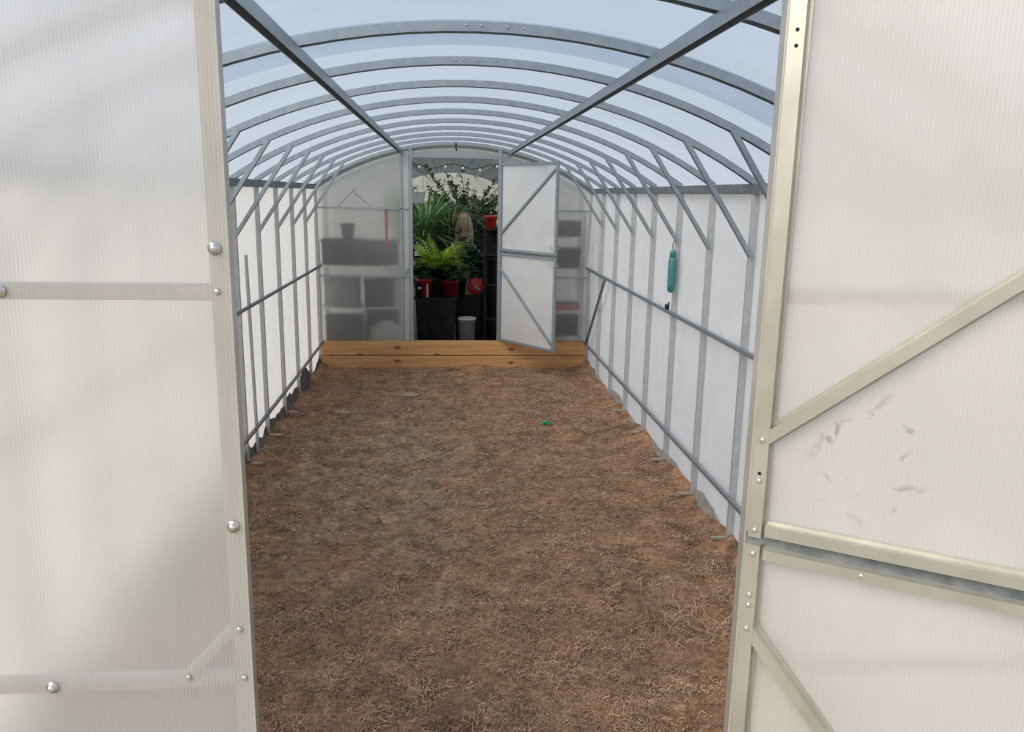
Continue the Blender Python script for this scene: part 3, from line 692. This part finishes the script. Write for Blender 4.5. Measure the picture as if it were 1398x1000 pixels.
# hanging grey trough, spiky plants behind
ht = empty('hanging_trough', 'grey trough hanging at the upper left of the far doorway', 'planter', (-.46, 9.25, 1.68))
MB().box((0, 0, .06), (.26, .18, .12), taper=.88).build('body', GREYBOX, ht)
for x in (-.11, .11): MB().tube([(x, 0, .12), (x, 0, arch_z(.46) - 1.68 - .02)], .003).build('wire', STEELDARK, ht)
def stand(label, loc, w, d, h):
    t = empty('plant_stand', label, 'plant stand', loc)
    MB().box((0, 0, h - .015), (w, d, .03)).build('top', DARKGREY, t)
    for x in (-1, 1):
        for y in (-1, 1): MB().box((x * (w / 2 - .02), y * (d / 2 - .02), (h - .03) / 2), (.03, .03, h - .03)).build('leg', DARKGREY, t)
    return t
stand('dark plant stand carrying a spiky plant behind the fern', (-.34, 9.95, 0), .5, .4, .75)
plant('spiky_plant', 'tall spiky plant with long arching leaves behind the hanging trough', 'plant', (-.34, 9.95, .75), (.15, .28, BLACK), sword(210, 1.05, PALM, .030, 5, .14, .62, .25))
stand('dark plant stand under a grassy plant in the middle of the far greenhouse', (-.05, 10.7, 0), .45, .4, .75)
plant('spiky_plant', 'drooping grassy plant in the middle of the far greenhouse', 'plant', (-.05, 10.7, .75), (.14, .26, BLACK), sword(210, 1.0, OLIVE, .028, 6, .14, .66, .40))
stand('dark plant stand furthest left in the far greenhouse', (-.62, 10.75, 0), .45, .4, .95)
plant('spiky_plant', 'tall narrow-leaved plant reaching the roof at the left of the far greenhouse', 'plant', (-.62, 10.75, .95), (.14, .26, BLACK), sword(180, .82, PALM, .028, 15, .1, .6, .22))
plant('leafy_shrub', 'dark shrub deep behind the spiky plants in the far greenhouse', 'plant', (-.25, 11.5, 0), (.18, .75, BLACK), bushy(80, 1.15, DEEP, 31, .055, 24))
plant('leafy_shrub', 'olive-leaved shrub against the pale end wall of the far greenhouse', 'plant', (.22, 12.2, 0), (.2, .9, BLACK), bushy(90, 1.15, OLIVE, 8, .055, 28))
plant('leafy_shrub', 'tall dark leafy shrub furthest right in the far doorway', 'plant', (.62, 10.7, 0), (.18, .7, BLACK), bushy(70, .95, DEEP, 9, .05, 26))
plant('leafy_shrub', 'dark dense shrub between the red pot and the drooping grassy plant', 'plant', (.42, 9.98, 0), (.15, .62, BLACK), bushy(80, .72, DEEP, 21, .05, 24))
bs = MB()
vs = []
nr, na = 26, 30
for j in range(nr + 1):
    for i in range(na):
        a = 2 * math.pi * i / na; t = j / nr; rr = (.20 + .04 * math.sin(t * 11)) * (1 + .75 * noise.noise(Vector((math.cos(a) * 2.2, math.sin(a) * 2.2, t * 7)))) * (1 if j < nr else .25)
        vs.append((rr * math.cos(a), rr * math.sin(a), t * 1.48 + (.10 * noise.noise(Vector((math.cos(a) * 2, math.sin(a) * 2, 3))) if j > nr - 6 else 0)))
bs.add(vs, [(j * na + i, j * na + (i + 1) % na, (j + 1) * na + (i + 1) % na, (j + 1) * na + i) for j in range(nr) for i in range(na)] + [tuple(range(nr * na, nr * na + na))])
o = bs.build('wrapped_bundle', BEIGE, loc=(.13, 10.2, 0), smooth=True); o.scale = (.42, .42, 1.04); tag(o, 'tan wrapped bundle standing behind the green plants', 'bundle')
# right side: black rack, red pot, red round can, bucket
rk = empty('pot_rack', 'tall narrow black rack at the right of the far doorway', 'rack', (.43, 9.45, 0))
for x in (-.07, .07):
    for y in (-.1, .1): MB().bar((x, y, 0), (x, y, 1.40), .03, .03, (1, 0, 0)).build('upright', BLACK, rk)
for z in (.35, .75, 1.1, 1.39): MB().box((0, 0, z), (.17, .24, .02)).build('shelf', BLACK, rk)
MB().box((0, .118, .70), (.17, .006, 1.38)).build('back_panel', BLACK, rk)
rp_ = empty('red_flowerpot', 'red flowerpot on top of the tall black rack', 'pot', (.425, 9.42, 1.40)); link('pot', pot_mesh(.075, .15, RED), rp_)
MB().lathe([(.066, .118), (.05, .135), (.01, .14)], n=14).build('soil', DARKSOIL, rp_)
for k, (z, h) in enumerate(((.01, .33), (.36, .37), (.76, .32))):
    t = empty('black_pot', ['black pot standing at the bottom of the tall rack', 'black pot on the lower shelf of the tall rack', 'black pot on the upper shelf of the tall rack'][k], 'pot', (.43, 9.43, z if k else 0)); link('pot', pot_mesh(.049, h, BLACK), t)
rc = empty('red_watering_can', 'round red can tilted on its side beside the black rack', 'can', (.26, 9.62, 0))
MB().lathe([(.04, 0), (.09, .015), (.105, .05), (.09, .085), (.04, .10)], (0, 0, .70), n=20, M=Matrix.Rotation(1.35, 3, 'X')).build('body', RED, rc, True)
MB().tube([(-.04, -.11, .75), (0, -.112, .71), (.05, -.11, .67)], .008).build('handle', WHITEPL, rc)
bk = empty('bucket', 'dented pale grey bucket on the floor behind the far doorway', 'bucket', (.14, 9.12, 0))
MB().lathe([(.085, 0), (.10, .38), (.108, .38), (.108, .40), (.096, .40), (.09, .30)], n=20).build('body', BUCKET, bk, True)
MB().tube([(.105 * math.cos(a), .105 * math.sin(a) * .4 - .06, .37 - .05 * math.sin(a)) for a in [math.pi * i / 10 for i in range(11)]], .003).build('handle', STEELDARK, bk)
cb = empty('carton', 'dark carton under the round red can behind the pale bucket', 'box', (.165, 9.60, 0))
MB().box((0, 0, .29), (.30, .24, .58), taper=.97).build('body', BLACK, cb); MB().box((0, 0, .585), (.31, .25, .012)).build('lid', BLACK, cb)
t = empty('black_pot', 'black pot on the dark carton just left of the round red can', 'pot', (.085, 9.58, .591)); link('pot', pot_mesh(.062, .21, BLACK), t)
# string of bulbs under the far roof
sl = empty('string_lights', 'string of small white bulbs under the far greenhouse roof', 'string lights', (0, 9.6, 0))
pts = [(-.5 + i * .1, .0, 2.10 + .03 * math.cos(i * 1.3)) for i in range(12)]
MB().tube(pts, .004, 5).build('cable', BLACK, sl)
for i in (1, 4, 6, 8, 10):
    b_ = MB().lathe([(.006, 0), (.012, -.014), (.014, -.024), (.008, -.036), (.002, -.04)], pts[i], n=10).build('bulb', BULB, sl, True)
    MB().lathe([(.009, .012), (.009, -.004)], pts[i], n=8).build('socket', BLACK, b_)
# things standing behind the hazy partition, left
def rack(label, loc, w, d, zs, h, m_):
    t = empty('storage_rack', label, 'rack', loc)
    for x in (-1, 1):
        for y in (-1, 1): MB().bar((x * (w / 2 - .012), y * (d / 2 - .012), 0), (x * (w / 2 - .012), y * (d / 2 - .012), h), .022, .022, (1, 0, 0)).build('upright', m_, t)
    for z in zs: MB().box((0, 0, z), (w, d, .018)).build('shelf', m_, t)
    return t
rack('pale rack blurred behind the left partition panel', (-.99, 8.66, 0), .85, .42, (.60, 1.04), 1.30, WHITEPL)
def crate(label, loc, s, m_, name='crate'):
    t = empty(name, label, 'crate', loc)
    MB().box((0, 0, s[2] / 2), s, taper=.98).build('body', m_, t); MB().box((0, 0, s[2] - .01), (s[0] + .02, s[1] + .01, .02)).build('rim', m_, t); return t
crate('long dark crate blurred behind the left partition panel, nearest the left wall', (-1.187, 8.60, 1.05), (.37, .30, .26), DARKGREY)
crate('long dark crate blurred behind the left partition panel, nearest the doorway', (-.793, 8.60, 1.05), (.37, .30, .25), DARKGREY)
t = empty('dark_pot', 'dark pot on top of the crate behind the left partition panel', 'pot', (-1.12, 8.6, 1.31)); link('pot', pot_mesh(.075, .16, DARKGREY), t)
crate('pale box under the dark crates behind the left partition panel', (-1.19, 8.62, .61), (.34, .3, .30), GREYBOX, 'box')
crate('dark box low behind the left partition panel', (-.80, 8.62, .61), (.3, .3, .28), DARKGREY, 'box')
o = MB().lathe([(.15, 0), (.2, .06), (.21, .22), (.15, .38), (.05, .45), (.01, .46)], n=16).build('white_sack', SACKW, loc=(-.74, 8.62, 0), smooth=True)
o.scale = (1, .7, 1); tag(o, 'rounded pale sack on the floor behind the left partition panel', 'sack')
crate('large dark crate on the floor behind the left partition panel', (-1.18, 8.64, 0), (.36, .3, .5), DARKGREY)
crate('tall dark crate beside the pale sack behind the left partition panel', (-.80, 8.87, 0), (.36, .16, .54), BLACK)
rb = MB().box((0, 0, -.2), (.032, .004, .42)).build('red_ribbon', REDCLOTH, loc=(-.70, YB + .024, 1.62)); tag(rb, 'red strip hanging behind the left partition panel', 'ribbon')
wh = MB().tube([(-.17, 0, -.17), (0, 0, 0), (.18, 0, -.16)], .006).tube([(0, 0, 0), (.03, 0, .03)], .006).build('wire_hanger', STEELDARK, loc=(-1.03, YB + .026, 1.80)); tag(wh, 'bent wire hanger shaped like a roof behind the left partition panel', 'hanger')
# right
rack('pale rack blurred behind the right partition panel', (1.16, 8.66, 0), .42, .40, (.30, .58, 1.03, 1.36), 1.60, WHITEPL)
crate('dark crate on the top shelf behind the right partition panel', (1.16, 8.62, 1.37), (.33, .3, .16), DARKGREY)
crate('dark crate on the second shelf behind the right partition panel', (1.16, 8.62, 1.04), (.33, .3, .20), DARKGREY)
crate('shallow red tray on the lower shelf behind the right partition panel', (1.16, 8.62, .59), (.33, .3, .06), RED, 'tray')
crate('dark crate near the floor behind the right partition panel', (1.16, 8.62, .31), (.33, .3, .2), BLACK)
